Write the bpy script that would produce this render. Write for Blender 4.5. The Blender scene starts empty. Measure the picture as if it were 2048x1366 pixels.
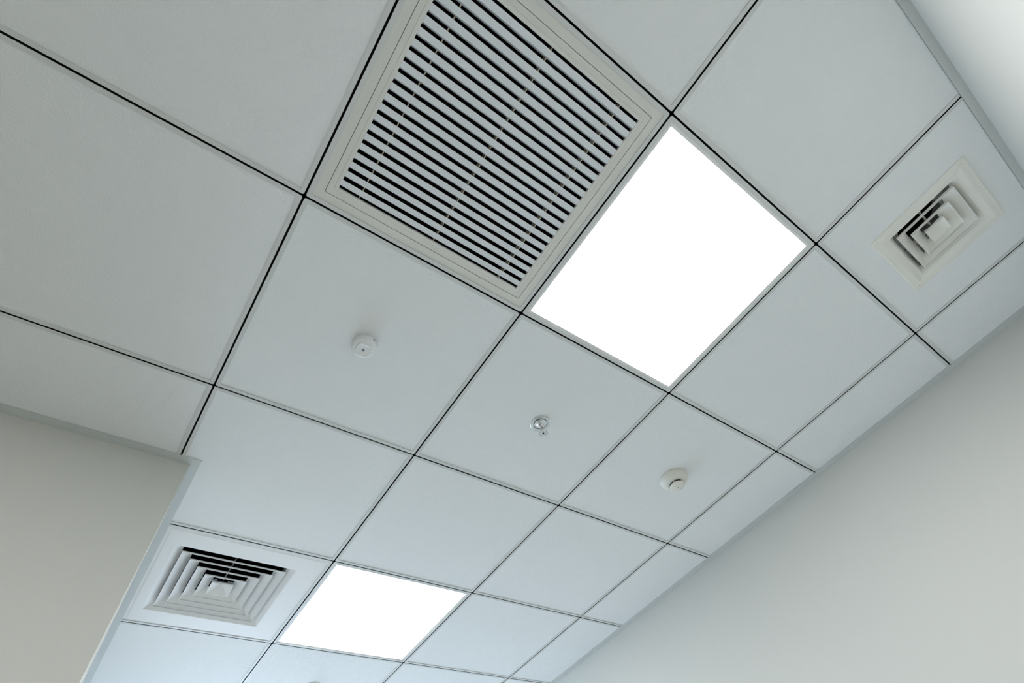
import bpy, bmesh, math, random
from mathutils import Vector, Matrix
random.seed(4)
scene = bpy.context.scene
COL = scene.collection
T = 0.6            # ceiling module
CZ = 2.7           # height of the underside of the grid

# ------------------------------------------------------------------ camera
cam_d = bpy.data.cameras.new('camera'); cam = bpy.data.objects.new('camera', cam_d); COL.objects.link(cam)
cam_d.sensor_width = 36.0; cam_d.lens = 966.627 / 2048 * 36.0; cam_d.clip_start = 0.01
Rr = ((0.81093758, -0.56450335, -0.15400067), (0.4101373, 0.73608548, -0.53848451), (0.41733397, 0.3735159, 0.82844326))
cam.matrix_world = Matrix(((Rr[0][0], -Rr[1][0], -Rr[2][0], 0.0588873),
                           (Rr[0][1], -Rr[1][1], -Rr[2][1], 0.1762958),
                           (Rr[0][2], -Rr[1][2], -Rr[2][2], CZ - 1.1350908),
                           (0, 0, 0, 1)))
scene.camera = cam

# ------------------------------------------------------------------ light and exposure
scene.view_settings.view_transform = 'Standard'; scene.view_settings.look = 'None'
scene.view_settings.gamma = 1.0; scene.view_settings.use_curve_mapping = False
scene.view_settings.exposure = 1.22
PANEL_STRENGTH = 5.6
PANEL_COLOR = (0.995, 0.985, 0.965)
SKY_STRENGTH = 4.3
SKY_COLOR = (0.645, 0.79, 0.99)
world = bpy.data.worlds.new('daylight'); scene.world = world; world.use_nodes = True
bg = world.node_tree.nodes['Background']; bg.inputs[0].default_value = (*SKY_COLOR, 1); bg.inputs[1].default_value = SKY_STRENGTH
# room extents, in metres (U to the right wall, V towards the window)
U0, U1 = -4.0 * T, 3.50 * T
V0, V1 = -0.776 * T, 10.3 * T
BU, BV = 0.056 * T, 2.528 * T          # corner of the wall block on the left
WX0, WX1, WZ0, WZ1 = 0.32, 1.92, 0.75, 2.35    # window opening
portal_d = bpy.data.lights.new('window_portal', 'AREA'); portal_d.shape = 'RECTANGLE'
portal_d.size = WX1 - WX0; portal_d.size_y = WZ1 - WZ0; portal_d.cycles.is_portal = True
portal = bpy.data.objects.new('window_portal', portal_d); COL.objects.link(portal)
portal.location = ((WX0 + WX1) / 2, V1 + 0.16, (WZ0 + WZ1) / 2); portal.rotation_euler = (-math.pi / 2, 0, 0)

SY0, SY1 = 6.2 * T, 9.2 * T            # side window in the left wall, unseen, added for daylight on the right
portal2_d = bpy.data.lights.new('added_window_portal', 'AREA'); portal2_d.shape = 'RECTANGLE'
portal2_d.size = WZ1 - WZ0; portal2_d.size_y = SY1 - SY0; portal2_d.cycles.is_portal = True
portal2 = bpy.data.objects.new('added_window_portal', portal2_d); COL.objects.link(portal2)
portal2.location = (BU - .16, (SY0 + SY1) / 2, (WZ0 + WZ1) / 2); portal2.rotation_euler = (0, -math.pi / 2, 0)

# ------------------------------------------------------------------ materials
def mat(name, col, rough=0.5, metal=0.0, bump=None, spec=0.5, emit=None, var=0.0):
    m = bpy.data.materials.new(name); m.use_nodes = True
    nt = m.node_tree; b = nt.nodes['Principled BSDF']
    b.inputs['Base Color'].default_value = (*col, 1); b.inputs['Roughness'].default_value = rough
    b.inputs['Metallic'].default_value = metal; b.inputs['Specular IOR Level'].default_value = spec
    tc = nt.nodes.new('ShaderNodeTexCoord')
    if var:
        n = nt.nodes.new('ShaderNodeTexNoise'); n.inputs['Scale'].default_value = 2.3; n.inputs['Detail'].default_value = 3
        nt.links.new(tc.outputs['Object'], n.inputs['Vector'])
        mx = nt.nodes.new('ShaderNodeMix'); mx.data_type = 'RGBA'
        mx.inputs[6].default_value = (*[c * (1 - var) for c in col], 1); mx.inputs[7].default_value = (*[min(1, c * (1 + var)) for c in col], 1)
        nt.links.new(n.outputs['Fac'], mx.inputs[0]); nt.links.new(mx.outputs[2], b.inputs['Base Color'])
    if bump:
        scale, strength, dist = bump
        n = nt.nodes.new('ShaderNodeTexNoise'); n.inputs['Scale'].default_value = scale
        n.inputs['Detail'].default_value = 4; n.inputs['Roughness'].default_value = 0.62
        nt.links.new(tc.outputs['Object'], n.inputs['Vector'])
        bp = nt.nodes.new('ShaderNodeBump'); bp.inputs['Strength'].default_value = strength; bp.inputs['Distance'].default_value = dist
        nt.links.new(n.outputs['Fac'], bp.inputs['Height']); nt.links.new(bp.outputs['Normal'], b.inputs['Normal'])
    if emit:
        b.inputs['Emission Color'].default_value = (*emit[0], 1); b.inputs['Emission Strength'].default_value = emit[1]
    return m
M = {
    'tile': mat('orange peel ceiling board', (0.845, 0.875, 0.885), 0.6, bump=(230, 0.65, 0.0028)),
    'grid': mat('white grid steel', (0.665, 0.69, 0.685), 0.45),
    'slot': mat('black slot', (0.004, 0.004, 0.004), 0.7, spec=0.1),
    'wall': mat('matt wall paint', (0.655, 0.66, 0.625), 0.75, bump=(90, 0.12, 0.0008), spec=0.25, var=0.012),
    'trim': mat('white edge trim', (0.60, 0.635, 0.625), 0.5),
    'frame': mat('warm white grille frame', (0.735, 0.735, 0.695), 0.45),
    'slat': mat('cool white slats', (0.76, 0.80, 0.83), 0.5),
    'mull': mat('beige grille divider', (0.72, 0.66, 0.54), 0.5),
    'dark': mat('dark duct lining', (0.012, 0.011, 0.009), 0.9, bump=(400, 0.5, 0.002), spec=0.1),
    'diff': mat('white enamelled aluminium', (0.80, 0.81, 0.81), 0.45),
    'ivory': mat('ivory plastic', (0.82, 0.82, 0.77), 0.42),
    'duct': mat('grey flexible duct', (0.42, 0.42, 0.42), 0.5),
    'sensor': mat('white sensor plastic', (0.80, 0.82, 0.83), 0.35),
    'cream': mat('cream detector plastic', (0.76, 0.76, 0.70), 0.4),
    'chrome': mat('chrome', (0.72, 0.74, 0.75), 0.16, metal=1.0),
    'steel': mat('brushed steel', (0.62, 0.65, 0.66), 0.32, metal=1.0),
    'copper': mat('brown copper link', (0.33, 0.13, 0.06), 0.35, metal=0.7),
    'black': mat('black hole', (0.006, 0.006, 0.006), 0.6),
    'grey': mat('grey lens', (0.16, 0.17, 0.16), 0.3),
    'bezel': mat('white lamp bezel', (0.80, 0.81, 0.81), 0.45),
    'lamp': mat('opal lamp diffuser', (0.9, 0.9, 0.9), 0.5, emit=(PANEL_COLOR, PANEL_STRENGTH)),
    'floor': mat('pale vinyl floor', (0.62, 0.60, 0.55), 0.4, var=0.06),
    'winframe': mat('white window frame', (0.8, 0.8, 0.8), 0.4),
}
g = bpy.data.materials.new('window glass'); g.use_nodes = True
nt = g.node_tree; nt.nodes.clear()
out = nt.nodes.new('ShaderNodeOutputMaterial'); mx = nt.nodes.new('ShaderNodeMixShader'); tr = nt.nodes.new('ShaderNodeBsdfTransparent'); gl = nt.nodes.new('ShaderNodeBsdfGlossy')
gl.inputs['Roughness'].default_value = 0.02; mx.inputs[0].default_value = 0.06
nt.links.new(tr.outputs[0], mx.inputs[1]); nt.links.new(gl.outputs[0], mx.inputs[2]); nt.links.new(mx.outputs[0], out.inputs[0])
M['glass'] = g

# ------------------------------------------------------------------ helpers
def link(name, bm, mats, parent=None, loc=(0, 0, 0), smooth=False, bevel=None):
    bmesh.ops.recalc_face_normals(bm, faces=bm.faces)
    me = bpy.data.meshes.new(name); bm.to_mesh(me); bm.free()
    if not isinstance(mats, (list, tuple)): mats = [mats]
    for m in mats: me.materials.append(M[m])
    if smooth:
        for p in me.polygons: p.use_smooth = True
    o = bpy.data.objects.new(name, me); COL.objects.link(o); o.location = loc
    if parent: o.parent = parent
    if bevel:
        b = o.modifiers.new('soft edges', 'BEVEL'); b.width = bevel; b.segments = 2; b.limit_method = 'ANGLE'; b.angle_limit = math.radians(35)
    if smooth:
        try: me.set_sharp_from_angle(angle=math.radians(40))
        except Exception: pass
    return o
def tag(o, label, cat, group=None):
    o['label'] = label; o['category'] = cat
    if group: o['group'] = group
    return o
def struct(o, kind='structure'):
    o['kind'] = kind; return o
def empty(name, loc, label, cat, group=None):
    o = bpy.data.objects.new(name, None); COL.objects.link(o); o.location = loc; o.empty_display_size = 0.1
    return tag(o, label, cat, group)
def box(bm, x0, x1, y0, y1, z0, z1, mi=0):
    vs = [bm.verts.new((x, y, z)) for z in (z0, z1) for (x, y) in ((x0, y0), (x1, y0), (x1, y1), (x0, y1))]
    for f in ((3, 2, 1, 0), (4, 5, 6, 7), (0, 1, 5, 4), (1, 2, 6, 5), (2, 3, 7, 6), (3, 0, 4, 7)):
        bm.faces.new([vs[i] for i in f]).material_index = mi
def prism(bm, pts, z0, z1, mi=0):
    a = [bm.verts.new((x, y, z0)) for x, y in pts]; b = [bm.verts.new((x, y, z1)) for x, y in pts]; n = len(pts)
    bm.faces.new(a[::-1]).material_index = mi; bm.faces.new(b).material_index = mi
    for i in range(n): bm.faces.new((a[i], a[(i + 1) % n], b[(i + 1) % n], b[i])).material_index = mi
def rrect(hx, hy, r, n=5, cx=0, cy=0):
    if r <= 0: return [(cx - hx, cy - hy), (cx + hx, cy - hy), (cx + hx, cy + hy), (cx - hx, cy + hy)]
    pts = []
    for sx, sy, a0 in ((1, -1, -90), (1, 1, 0), (-1, 1, 90), (-1, -1, 180)):
        for k in range(n + 1):
            a = math.radians(a0 + 90 * k / n)
            pts.append((cx + sx * (hx - r) + r * math.cos(a), cy + sy * (hy - r) + r * math.sin(a)))
    return pts
def loops(bm, rings, mi=0, close_first=False, close_last=False, wrap=False):
    """rings: list of point loops (x,y,z) with equal counts; skins between them."""
    vv = [[bm.verts.new(p) for p in r] for r in rings]; n = len(rings[0])
    seq = list(zip(vv, vv[1:])) + ([(vv[-1], vv[0])] if wrap else [])
    for a, b in seq:
        for i in range(n): bm.faces.new((a[i], a[(i + 1) % n], b[(i + 1) % n], b[i])).material_index = mi
    if close_first: bm.faces.new(vv[0][::-1]).material_index = mi
    if close_last: bm.faces.new(vv[-1]).material_index = mi
def sq(hx, z, hy=None, r=0.0, cx=0, cy=0, n=4):
    hy = hx if hy is None else hy
    return [(x, y, z) for x, y in rrect(hx, hy, r, n, cx, cy)]
def lathe(bm, prof, n=48, mi=0, close_first=False, close_last=False, wrap=False):
    loops(bm, [[(r * math.cos(2 * math.pi * k / n), r * math.sin(2 * math.pi * k / n), z) for k in range(n)] for r, z in prof], mi, close_first, close_last, wrap)
def tube(bm, p0, p1, r0, r1=None, n=12, mi=0):
    r1 = r0 if r1 is None else r1
    p0, p1 = Vector(p0), Vector(p1); d = (p1 - p0).normalized(); a = d.orthogonal().normalized(); b = d.cross(a)
    loops(bm, [[tuple(p + r * (a * math.cos(2 * math.pi * k / n) + b * math.sin(2 * math.pi * k / n))) for k in range(n)] for p, r in ((p0, r0), (p1, r1))], mi, True, True)

# ------------------------------------------------------------------ room shell
bm = bmesh.new(); box(bm, U0 - .15, U1 + .15, V0 - .15, V1 + .15, -0.08, 0); struct(link('floor', bm, 'floor'))
bm = bmesh.new(); box(bm, U1, U1 + .12, V0 - .12, V1 + .15, 0, CZ + .35); struct(link('wall_right', bm, 'wall'))
bm = bmesh.new(); box(bm, U0 - .12, U1, V0 - .12, V0, 0, CZ + .35); struct(link('wall_back', bm, 'wall'))
bm = bmesh.new(); box(bm, U0 - .12, U0, V0, BV, 0, CZ + .35); struct(link('wall_side', bm, 'wall'))
# solid block that fills the left part of the room; its free corner is slightly out of plumb
LEAN = 0.034
bm = bmesh.new()
zs = (0, CZ, CZ + .35); vs = []; WT = .15
for z in zs:
    lx = LEAN * (CZ - z) / CZ if z < CZ else 0
    vs.append([bm.verts.new((x, y, z)) for x, y in ((U0 - .12, BV), (BU + lx, BV), (BU, BV + WT), (U0 - .12, BV + WT))])
for k in (0, 1):
    for i in range(4): bm.faces.new((vs[k][i], vs[k][(i + 1) % 4], vs[k + 1][(i + 1) % 4], vs[k + 1][i]))
bm.faces.new(vs[0][::-1]); bm.faces.new(vs[2])
box(bm, BU - WT, BU, BV + WT, SY0, 0, CZ + .35); box(bm, BU - WT, BU, SY1, V1 + .15, 0, CZ + .35)
box(bm, BU - WT, BU, SY0, SY1, 0, WZ0); box(bm, BU - WT, BU, SY0, SY1, WZ1, CZ + .35)
struct(link('wall_left', bm, 'wall'))
bm = bmesh.new(); f = .045; xa, xb = BU - .11, BU - .05
box(bm, xa, xb, SY0, SY1, WZ0, WZ0 + f); box(bm, xa, xb, SY0, SY1, WZ1 - f, WZ1)
ym = (SY0 + SY1) / 2
for y in (SY0, ym - f / 2, SY1 - f): box(bm, xa, xb, y, y + f, WZ0 + f, WZ1 - f)
win_added = struct(link('window_added', bm, 'winframe'))  # unseen window, added to brighten the right wall and ceiling
bm = bmesh.new(); box(bm, BU - .082, BU - .078, SY0 + f, ym - f / 2, WZ0 + f, WZ1 - f); box(bm, BU - .082, BU - .078, ym + f / 2, SY1 - f, WZ0 + f, WZ1 - f)
link('pane', bm, 'glass', parent=win_added)
bm = bmesh.new()
box(bm, BU, WX0, V1, V1 + .15, 0, CZ + .35); box(bm, WX1, U1, V1, V1 + .15, 0, CZ + .35)
box(bm, WX0, WX1, V1, V1 + .15, 0, WZ0); box(bm, WX0, WX1, V1, V1 + .15, WZ1, CZ + .35)
struct(link('wall_far', bm, 'wall'))
bm = bmesh.new(); f = 0.045
box(bm, WX0, WX1, V1 + .05, V1 + .11, WZ0, WZ0 + f); box(bm, WX0, WX1, V1 + .05, V1 + .11, WZ1 - f, WZ1)
box(bm, WX0, WX0 + f, V1 + .05, V1 + .11, WZ0 + f, WZ1 - f); box(bm, WX1 - f, WX1, V1 + .05, V1 + .11, WZ0 + f, WZ1 - f)
xm = (WX0 + WX1) / 2; box(bm, xm - f / 2, xm + f / 2, V1 + .05, V1 + .11, WZ0 + f, WZ1 - f)
win = struct(link('window_1', bm, 'winframe'))
bm = bmesh.new(); box(bm, WX0 + f, xm - f / 2, V1 + .075, V1 + .08, WZ0 + f, WZ1 - f); box(bm, xm + f / 2, WX1 - f, V1 + .075, V1 + .08, WZ0 + f, WZ1 - f)
link('pane', bm, 'glass', parent=win)

# perimeter edge trims (L-angles)
TE_R = 3.4475 * T; TE_B = -0.7425 * T; TE_L = 0.094 * T; TE_F = 2.481 * T
TD = 0.002     # how far the boards sit above the underside of the grid
def trim(n, boxes):
    bm = bmesh.new()
    for b_ in boxes: box(bm, *b_)
    struct(link('trim_%d' % n, bm, 'trim'))
trim(1, [(TE_R, U1, TE_B, V1, CZ, CZ + TD - .0004), (U1 - .002, U1, TE_B, V1, CZ + TD, CZ + .022)])
trim(2, [(U0, U1, V0, TE_B, CZ, CZ + TD - .0004), (U0, U1, V0, V0 + .002, CZ + TD, CZ + .022)])
trim(3, [(U0, TE_L, TE_F, BV, CZ, CZ + TD - .0004)])
trim(4, [(BU, TE_L, BV + .0005, V1, CZ, CZ + TD - .0004)])

# ------------------------------------------------------------------ grid: slotted T-bars as a ring of flange round every module
GAP = 0.0024; FL = 0.0205 * T; CR = 0.0042
def cell_bounds(i, j):
    x0 = i * T; x1 = (i + 1) * T; y0 = j * T; y1 = (j + 1) * T
    return x0, x1, y0, y1
cells = []
for i in range(-4, 4):
    for j in range(-1, 11):
        if i < 0 and j > 2: continue
        if j * T >= V1 - .01: continue
        cells.append((i, j))
slots_u = range(-3, 4); slots_v = range(0, 11)
bm = bmesh.new()
def ring_for(i, j):
    x0, x1, y0, y1 = cell_bounds(i, j)
    ox0, ox1, oy0, oy1 = x0 + GAP, x1 - GAP, y0 + GAP, y1 - GAP
    ix0, ix1, iy0, iy1 = x0 + FL, x1 - FL, y0 + FL, y1 - FL
    cl = {}
    if x1 > TE_R: ox1 = TE_R - .0014; ix1 = ox1 - .0006; cl['r'] = 1
    if y0 < TE_B: oy0 = TE_B + .0014; iy0 = oy0 + .0006; cl['b'] = 1
    if i == -4: ox0 = U0 + .0002; ix0 = ox0 + .0006
    if i < 0 and y1 > TE_F: oy1 = TE_F - .0014; iy1 = oy1 - .0006; cl['f'] = 1
    if i == 0 and j > 2: ox0 = TE_L + .0002; ix0 = ox0 + .0006; cl['l'] = 1
    if y1 > V1: oy1 = V1 - .0002; iy1 = oy1 - .0006
    return ox0, ox1, oy0, oy1, ix0, ix1, iy0, iy1
def cpoly(x0, x1, y0, y1, rs):
    """rectangle with a corner radius list (x1y0, x1y1, x0y1, x0y0)"""
    pts = []
    for (cx, cy, sx, sy, a0), r in zip(((x1, y0, 1, -1, -90), (x1, y1, 1, 1, 0), (x0, y1, -1, 1, 90), (x0, y0, -1, -1, 180)), rs):
        for k in range(5):
            a = math.radians(a0 + 90 * k / 4)
            pts.append((cx - sx * r + r * math.cos(a), cy - sy * r + r * math.sin(a)))
    return pts
rings = {}
for (i, j) in cells:
    rg = ring_for(i, j); rings[(i, j)] = rg
    ox0, ox1, oy0, oy1, ix0, ix1, iy0, iy1 = rg
    if (i, j) == (0, 2):
        # L-shaped module round the wall corner: three full flanges and a short left one
        for b_ in ((ox0, ox1, oy0, iy0), (ix1, ox1, iy0, oy1), (TE_L + .0002, ix1, iy1, oy1), (ox0, ix0, iy0, TE_F - .0002)):
            box(bm, *b_, CZ, CZ + TD - .0002, 0)
        continue
    o = cpoly(ox0, ox1, oy0, oy1, [CR if abs(a - b) > .002 and abs(c - d) > .002 else 0 for a, b, c, d in ((ox1, ix1, oy0, iy0), (ox1, ix1, oy1, iy1), (ox0, ix0, oy1, iy1), (ox0, ix0, oy0, iy0))])
    n_ = cpoly(ix0, ix1, iy0, iy1, [0.0] * 4)
    loops(bm, [[(x, y, CZ) for x, y in o], [(x, y, CZ) for x, y in n_], [(x, y, CZ + TD - .0002) for x, y in n_], [(x, y, CZ + .0006) for x, y in o]], 0, wrap=True)
bmesh.ops.remove_doubles(bm, verts=bm.verts, dist=1e-6)
bmesh.ops.dissolve_degenerate(bm, dist=1e-6, edges=bm.edges)
# black channels inside the slots
H = 0.009
for i in slots_u:
    y0, y1 = TE_B - .004, (TE_F + .004 if i <= 0 else V1)
    x = i * T; w = 0.0055
    box(bm, x - w, x + w, y0 + .0003, y1 - .0003, CZ + H, CZ + H + .004, 1)
    for s in (-1, 1):
        xa = x + s * w; box(bm, min(xa, xa + s * .001), max(xa, xa + s * .001), y0 + .0003, y1 - .0003, CZ + .0012, CZ + H + .004, 1)
for j in slots_v:
    x0, x1 = (U0 if j < 3 else TE_L - .004), TE_R + .004
    y = j * T; w = 0.0055
    box(bm, x0 + .0003, x1 - .0003, y - w, y + w, CZ + H, CZ + H + .004, 1)
    for s in (-1, 1):
        ya = y + s * w; box(bm, x0 + .0003, x1 - .0003, min(ya, ya + s * .001), max(ya, ya + s * .001), CZ + .0012, CZ + H + .004, 1)
# modules of the ceiling outside the picture, and the plenum cover above everything
SHOWN = {(0, -1), (1, -1), (2, -1), (3, -1), (-1, 0), (0, 0), (1, 0), (2, 0), (3, 0), (-1, 1), (0, 1), (1, 1), (2, 1), (3, 1), (-1, 2), (0, 2), (1, 2), (2, 2), (3, 2),
         (0, 3), (1, 3), (2, 3), (3, 3), (0, 4), (1, 4), (2, 4), (3, 4)}
def tile_rect(i, j):
    ox0, ox1, oy0, oy1, ix0, ix1, iy0, iy1 = rings[(i, j)]
    e = 0.0045
    return ix0 - e, ix1 + e, iy0 - e, iy1 + e
for c in cells:
    if c in SHOWN or c == (-2, 0): continue
    box(bm, *tile_rect(*c), CZ + TD, CZ + TD + .015, 2)
box(bm, U0, U1, V0, V1, CZ + .32, CZ + .34, 1)
struct(link('ceiling', bm, ['grid', 'slot', 'tile']))

# ------------------------------------------------------------------ ceiling boards
TL = {
 (0, -1): 'white ceiling board beyond the slatted grille, cut off by the top edge of the photo',
 (1, -1): 'full white ceiling board between the large lit panel and the bright top wall',
 (2, -1): 'white ceiling board that carries the small ivory air vent',
 (3, -1): 'narrow white ceiling board in the corner beyond the small ivory vent',
 (-1, 0): 'textured ceiling board on the other side of the slatted grille from the large lit panel',
 (2, 0): 'full white ceiling board between the large lit panel and the narrow wall boards',
 (3, 0): 'narrow cut ceiling board along the right wall, next to the narrow corner board',
 (-1, 1): 'large textured grey ceiling board filling the middle of the left edge',
 (0, 1): 'white ceiling board with the small round white sensor on it',
 (1, 1): 'white ceiling board pierced by the chrome sprinkler between sensor and smoke detector',
 (2, 1): 'white ceiling board carrying the round smoke detector',
 (3, 1): 'narrow cut ceiling board between the smoke detector board and the right wall',
 (-1, 2): 'short textured ceiling board against the shaded grey wall at the left',
 (0, 2): 'ceiling board notched around the wall corner, above the large square air diffuser',
 (1, 2): 'full ceiling board touching the upper edge of the smaller lit panel',
 (2, 2): 'full ceiling board just below the smoke detector board',
 (3, 2): 'narrow cut wall board in the same row as the notched board at the wall corner',
 (2, 3): 'bluish white full ceiling board on the wall side of the smaller lit panel',
 (3, 3): 'narrow cut wall board in the same row as the smaller lit panel',
 (0, 4): 'pale blue-lit ceiling board just below the large square air diffuser',
 (1, 4): 'pale ceiling board below the smaller lit panel, cut by the bottom edge',
 (2, 4): 'sliver of ceiling board at the bottom edge, next to the narrow wall sliver',
 (3, 4): 'last narrow cut wall board, only a sliver at the bottom edge',
}
Z_T = CZ + TD
for c, lab in TL.items():
    x0, x1, y0, y1 = tile_rect(*c); cx, cy = (x0 + x1) / 2, (y0 + y1) / 2
    bm = bmesh.new()
    if c == (0, 2):
        e = .0045
        prism(bm, [(x0 - cx, y0 - cy), (x1 - cx, y0 - cy), (x1 - cx, y1 - cy), (TE_L - .004 - cx, y1 - cy), (TE_L - .004 - cx, TE_F + .003 - cy), (x0 - cx, TE_F + .003 - cy)], 0, .015)
    elif c == (2, -1):
        hx, hy = 2.5 * T - cx, -0.39 * T - cy; h = 0.185 * T
        loops(bm, [[(x0 - cx, y0 - cy, z), (x1 - cx, y0 - cy, z), (x1 - cx, y1 - cy, z), (x0 - cx, y1 - cy, z)] if k else [(hx - h, hy - h, z), (hx + h, hy - h, z), (hx + h, hy + h, z), (hx - h, hy + h, z)] for k, z in ((0, 0), (1, 0), (1, .015), (0, .015))], wrap=True)
    else:
        box(bm, x0 - cx, x1 - cx, y0 - cy, y1 - cy, 0, .015)
    o = link('acoustic_tile', bm, 'tile', loc=(cx, cy, Z_T)); tag(o, lab, 'ceiling tile', 'lay-in boards of the suspended ceiling')

# ------------------------------------------------------------------ lit panels
def lamp(i, j, label):
    x0, x1, y0, y1 = cell_bounds(i, j); cx, cy = (x0 + x1) / 2, (y0 + y1) / 2
    e = empty('ceiling_light', (cx, cy, Z_T), label, 'ceiling light', 'square lit panels in the ceiling')
    h = T / 2 - FL + .004; hi = 0.4655 * T
    bm = bmesh.new(); loops(bm, [sq(h, 0), sq(hi + .0012, -.0006), sq(hi, 0.0004), sq(hi, .012), sq(h, .012)], wrap=True)
    link('frame', bm, 'bezel', e)
    bm = bmesh.new(); box(bm, -hi + .0003, hi - .0003, -hi + .0003, hi - .0003, .0006, .006)
    link('diffuser', bm, 'lamp', e)
lamp(1, 0, 'large square lit panel beside the slatted grille')
lamp(1, 3, 'smaller-looking lit panel beside the large square air diffuser, near the bottom edge')

lamp(-2, 0, 'third square lit panel, unseen, added to brighten the left side, beyond the textured boards at the left')  # unseen panel, added to brighten the left wall and boards
# ------------------------------------------------------------------ slatted return grille
gx, gy = 0.5 * T, 0.5 * T
e = empty('return_air_grille', (gx, gy, CZ), 'large warm white slatted return air grille beside the lit panel', 'air grille')
h = T / 2 - FL + .004; hl = 0.4460 * T; ho = 0.4085 * T; hs = 0.4235 * T
bm = bmesh.new()
loops(bm, [sq(h, TD, r=.0002), sq(hl, TD - .0012, r=.003), sq(hl, .018, r=.003), sq(h, .018, r=.0002)], wrap=True)
link('outer_frame', bm, 'frame', e)
bm = bmesh.new(); q = hl - .0011
loops(bm, [sq(q, TD - .0008, r=.003), sq(hs, TD - .0008, r=.002), sq(hs - .0012, TD - .0018, r=.002), sq(ho + .001, TD - .0018, r=.0006), sq(ho, TD - .001, r=.0004), sq(ho, .009, r=.0004), sq(q, .009, r=.003)], wrap=True)
link('inner_frame', bm, 'frame', e)
P = 0.0388 * T; NS = 21
for k in range(NS):
    y = (0.1134 + 0.03852 * k - 0.5) * T
    bm = bmesh.new(); w = 0.0068; z_ = .0015; hh = .0092; ln = .0031
    pr = [(-w, z_ + .0007), (-w + .0008, z_), (w - .0008, z_), (w, z_ + .0007), (w + ln, z_ + hh), (w + ln - .003, z_ + hh + .002), (-w + ln + 0.003, z_ + hh + .002)]
    a = [bm.verts.new((-ho, py, pz)) for py, pz in pr]; b = [bm.verts.new((ho, py, pz)) for py, pz in pr]; n = len(pr)
    bm.faces.new(a); bm.faces.new(b[::-1])
    for q_ in range(n): bm.faces.new((a[q_], a[(q_ + 1) % n], b[(q_ + 1) % n], b[q_]))
    link('slat', bm, 'slat', e, loc=(0, y, 0))
for u in (0.1705, 0.4915, 0.8155):
    bm = bmesh.new(); x = (u - .5) * T; box(bm, x - .0009, x + .0009, -ho, ho, .0065, .034)
    link('divider', bm, 'mull', e)
bm = bmesh.new()
loops(bm, [sq(ho + .004, .0092), sq(ho + .004, .17), ], close_last=True)
link('plenum_box', bm, 'dark', e)

# ------------------------------------------------------------------ square cone diffusers
def louver(bm, r, z0, lip, dz, dx, th, r0=.0015, solid=False):
    """one square cone: an outward flared blade with a short upright lip; (r, z0) is its lower rim"""
    ro = max(.0008, r0)
    loops(bm, [sq(r, z0, r=ro), sq(r, z0 + lip, r=ro), sq(r - dx, z0 + lip + dz, r=ro), sq(r - dx - th, z0 + lip + dz, r=ro),
               sq(r - th * 1.2, z0 + lip * .8, r=ro), sq(r - th, z0 + .0002, r=ro)], wrap=True)
DX, DY = 0.5 * T, 3.5 * T
e = empty('air_diffuser', (DX, DY, CZ), 'large white square air diffuser with five nested square cones near the wall corner', 'air diffuser')
bm = bmesh.new()
xl = TE_L - .003 - DX; xr = T / 2 - FL + .004; yb = T / 2 - FL + .004
def rc(x0, x1, y0, y1, z, r): return [(x, y, z) for x, y in rrect((x1 - x0) / 2, (y1 - y0) / 2, r, 4, (x0 + x1) / 2, (y0 + y1) / 2)]
o_ = 0.334 * T
loops(bm, [rc(xl, xr, -yb, yb, TD, .0005), rc(xl + .010, xr - .010, -yb + .010, yb - .010, TD, .004), rc(xl + .016, xr - .016, -yb + .016, yb - .016, .0010, .006),
           sq(o_ + .001, .0010, r=.002), sq(o_, .0012, r=.002), sq(o_ - .026, .019, r=.002), sq(o_ - .027, .019, r=.002), sq(o_ - .027, .050, r=.002), rc(xl + .006, xr - .006, -yb + .006, yb - .006, .007, .004), rc(xl, xr, -yb, yb, .004, .0005)], wrap=True)
link('faceplate', bm, 'diff', e)
for r in (.288, .232, .1755, .1175):
    bm = bmesh.new(); louver(bm, r * T, -.0005, .0050, .0215, .0325, .0016); link('cone', bm, 'diff', e)
bm = bmesh.new(); r = .0605 * T
loops(bm, [sq(r, -.0005, r=.002), sq(r, .005, r=.002), sq(.004, .030, r=.0008)], close_last=True)
loops(bm, [sq(r, -.0005, r=.002), sq(r - .0018, -.0005, r=.001), sq(.0015, .0225, r=.0006)], close_last=True)
link('centre_cone', bm, 'diff', e)
for a in (0, 1):
    for s in (-1, 1):
        bm = bmesh.new(); p, q = sorted((s * .030 * T, s * (o_ - .0272)))
        if a: box(bm, p, q, -.0014, .0014, .0262, .036)
        else: box(bm, -.0014, .0014, p, q, .0262, .036)
        link('rib', bm, 'diff', e)
bm = bmesh.new(); loops(bm, [sq(o_ - .0268, .050), sq(o_ - .0268, .24)], close_last=True); link('duct_box', bm, 'dark', e)

SX, SY = 2.4975 * T, -0.390 * T
e = empty('small_air_vent', (SX, SY, Z_T), 'small ivory square air vent with three nested cones and a black duct behind', 'air vent')
ho2 = 0.183 * T; hp = 0.243 * T
bm = bmesh.new()
loops(bm, [sq(hp, -.0002, r=.004), sq(hp - .001, -.0026, r=.004), sq(hp - .006, -.0036, r=.004), sq(hp - .007, -.0028, r=.004), sq(ho2 + .014, -.0036, r=.003), sq(ho2, -.0010, r=.003), sq(ho2 - .018, .0165, r=.002),
           sq(ho2 - .020, .0165, r=.002), sq(ho2 - .006, -.0001, r=.002)], wrap=True)
link('faceplate', bm, 'ivory', e)
for sx in (-1, 1):
    for sy in (-1, 1):
        bm = bmesh.new(); lathe(bm, [(.0001, -.0050), (.0024, -.0050), (.0030, -.0042), (.0030, -.0034)], 16, close_first=True, close_last=True)
        link('screw_cap', bm, 'ivory', e, loc=(sx * (hp - .016), sy * (hp - .016), 0), smooth=True)
for r in (.1465, .0955):
    bm = bmesh.new(); louver(bm, r * T, -.0045, .007, .015, .0275, .0018); link('cone', bm, 'ivory', e)
bm = bmesh.new(); r = .0455 * T
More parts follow.
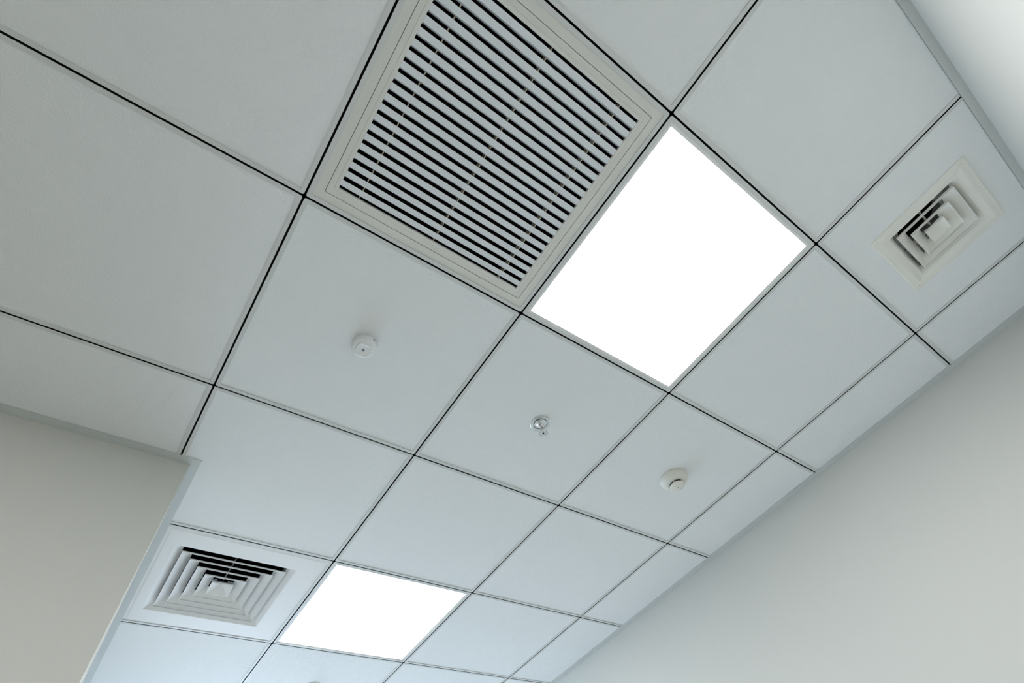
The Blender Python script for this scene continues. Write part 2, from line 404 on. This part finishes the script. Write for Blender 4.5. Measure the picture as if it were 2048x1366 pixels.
loops(bm, [sq(r, -.0045, r=.002), sq(r, .002, r=.002), sq(.004, .021, r=.0008)], close_last=True)
loops(bm, [sq(r, -.0045, r=.002), sq(r - .002, -.0043, r=.001), sq(.0012, .0085, r=.0006)], close_last=True)
link('centre_cone', bm, 'ivory', e)
for a in (0, 1):
    for s in (-1, 1):
        bm = bmesh.new(); p, q = sorted((s * .020 * T, s * (ho2 - .0185)))
        if a: box(bm, p, q, -.0012, .0012, .0155, .026)
        else: box(bm, -.0012, .0012, p, q, .0155, .026)
        link('rib', bm, 'ivory', e)
bm = bmesh.new(); n = 48; hb = ho2 - .0195; zb = .062; rcir = .066
def sqn(h, z):
    pts = []
    for k in range(n):
        a = 2 * math.pi * (k + .5) / n; c_, s_ = math.cos(a), math.sin(a); t = h / max(abs(c_), abs(s_)); pts.append([c_ * t, s_ * t, z])
    for cx_, cy_ in ((h, h), (-h, h), (-h, -h), (h, -h)):
        k = min(range(n), key=lambda k: (pts[k][0] - cx_) ** 2 + (pts[k][1] - cy_) ** 2); pts[k] = [cx_, cy_, z]
    return [tuple(p) for p in pts]
circ = lambda r, z: [(r * math.cos(2 * math.pi * (k + .5) / n), r * math.sin(2 * math.pi * (k + .5) / n), z) for k in range(n)]
loops(bm, [sqn(hb, .0168), sqn(hb, zb), circ(rcir, zb)]); link('neck_box', bm, 'ivory', e)
bm = bmesh.new(); loops(bm, [circ(rcir, zb + .0005), circ(rcir, .092)]); link('duct_collar', bm, 'duct', e)
bm = bmesh.new(); loops(bm, [circ(rcir, .0925), circ(rcir, .30)], close_last=True); link('duct', bm, 'dark', e)

# ------------------------------------------------------------------ round sensor
e = empty('motion_sensor', (0.4713 * T, 1.4873 * T, Z_T), 'small round white sensor with a square lens face on the board beside the grille', 'sensor')
bm = bmesh.new(); lathe(bm, [(.0306, 0), (.0306, -.0012), (.0320, -.0018), (.0320, -.0050), (.0314, -.0056), (.0314, -.019), (.0306, -.0235), (.0290, -.0262), (.0262, -.0275), (.0001, -.0275)], 64, close_first=True, close_last=True)
link('housing', bm, 'sensor', e, smooth=True)
bm = bmesh.new(); loops(bm, [sq(.0196, -.0272, r=.0098, n=8), sq(.0196, -.0295, r=.0098, n=8), sq(.0188, -.0306, r=.0092, n=8), sq(.0170, -.0309, r=.008, n=8), sq(.0158, -.0300, r=.0074, n=8)], close_first=True, close_last=True)
link('lens_face', bm, 'sensor', e, smooth=True)
bm = bmesh.new(); lathe(bm, [(.0034, -.0298), (.0034, -.0306), (.0022, -.0311), (.0001, -.0312)], 24, close_first=True, close_last=True)
link('lens', bm, 'grey', e, smooth=True)
bm = bmesh.new(); box(bm, .030, .0322, -.0028, .0028, -.0078, -.0048); o = link('release_slot', bm, 'black', e); o.rotation_euler = (0, 0, math.radians(-62))

# ------------------------------------------------------------------ sprinklers
def sprinkler(u, v, label):
    e = empty('fire_sprinkler', (u * T, v * T, Z_T), label, 'sprinkler', 'chrome sprinklers in the ceiling boards')
    bm = bmesh.new(); lathe(bm, [(.0340, 0), (.0340, -.0012), (.0330, -.0020), (.0325, -.0016), (.0290, -.0024), (.0250, -.0024), (.0228, -.0018), (.0222, -.0008), (.0222, 0)], 64, wrap=True)
    link('escutcheon', bm, 'steel', e, smooth=True)
    bm = bmesh.new(); lathe(bm, [(.0221, -.0002), (.0221, -.0008), (.0001, -.0008)], 48, close_first=True, close_last=True); link('gap_shade', bm, 'black', e)  # flat black disc: shade of the gap round the cup, put in as colour
    bm = bmesh.new(); lathe(bm, [(.0198, -.0009), (.0204, -.0026), (.0198, -.0032), (.0188, -.0028), (.0160, -.0020), (.0130, -.0030), (.0105, -.0058), (.0085, -.0075), (.0001, -.0078)], 48, close_first=True, close_last=True)
    link('cup', bm, 'chrome', e, smooth=True)
    bm = bmesh.new(); lathe(bm, [(.0078, -.0070), (.0078, -.0145), (.0068, -.0158), (.0001, -.0158)], 6, close_first=True, close_last=True)
    link('body', bm, 'chrome', e)
    for s in (-1, 1):
        bm = bmesh.new(); tube(bm, (s * .0058, 0, -.014), (s * .0068, 0, -.030), .0019, .0017); tube(bm, (s * .0068, 0, -.0295), (s * .0018, 0, -.0455), .0017, .0024)
        link('frame_arm', bm, 'steel', e)
    bm = bmesh.new(); lathe(bm, [(.0001, -.0150), (.0026, -.0155), (.0034, -.024), (.0030, -.034), (.0014, -.041), (.0001, -.0412)], 20, close_first=True, close_last=True)
    link('heat_link', bm, 'copper', e, smooth=True)
    bm = bmesh.new(); N = 16; zt = -.0455; pts = []
    for k in range(N):
        a0 = 2 * math.pi * k / N
        for da, r in ((-.13, .0152), (.13, .0152), (.15, .0100), (.243, .0100)): pts.append((r * math.cos(a0 + da), r * math.sin(a0 + da)))
    prism(bm, pts, zt - .0011, zt)
    link('deflector', bm, 'steel', e)
    bm = bmesh.new(); lathe(bm, [(.0030, -.0450), (.0030, -.0474), (.0024, -.0480), (.0001, -.0480)], 16, close_first=True, close_last=True); link('screw', bm, 'black', e)
    e.rotation_euler = (0, 0, math.radians(35))
sprinkler(1.4888, 1.5041, 'chrome fire sprinkler hanging between the round sensor and the smoke detector')
sprinkler(1.50, 4.50, 'chrome fire sprinkler rim showing at the bottom edge below the smaller lit panel')

# ------------------------------------------------------------------ smoke detector
e = empty('smoke_detector', (2.539 * T, 1.4895 * T, Z_T), 'round cream smoke detector with black inlet slots on a board near the right wall', 'smoke detector')
bm = bmesh.new(); lathe(bm, [(.0540, 0), (.0550, -.0015), (.0550, -.0045), (.0536, -.0058), (.0528, -.0085), (.0510, -.0130), (.0465, -.0190), (.0405, -.0235), (.0340, -.0262), (.0300, -.0268), (.0001, -.0268)], 72, close_first=True, close_last=True)
link('base', bm, 'cream', e, smooth=True)
bm = bmesh.new(); lathe(bm, [(.0255, -.0266), (.0255, -.0350), (.0001, -.0350)], 60, close_first=True, close_last=True); link('inlet', bm, 'black', e)
bm = bmesh.new(); lathe(bm, [(.0278, -.0335), (.0284, -.0350), (.0274, -.0385), (.0240, -.0410), (.0150, -.0425), (.0001, -.0429)], 60, close_first=True, close_last=True)
link('cap', bm, 'cream', e, smooth=True)
for k in range(5):
    a = math.radians(-164 + 72 * k); bm = bmesh.new(); box(bm, .0250, .0276, -.0012, .0012, -.0342, -.0262)
    o = link('fin', bm, 'cream', e); o.rotation_euler = (0, 0, a)
for px, py, r in ((0, 0, .0022), (.0205, 0, .0014)):
    bm = bmesh.new(); lathe(bm, [(r, -.0400), (r, -.0430 if px == 0 else -.0424), (.0001, -.0432 if px == 0 else -.0425)], 16, close_first=True, close_last=True); link('indicator', bm, 'grey', e, loc=(px, py, 0))
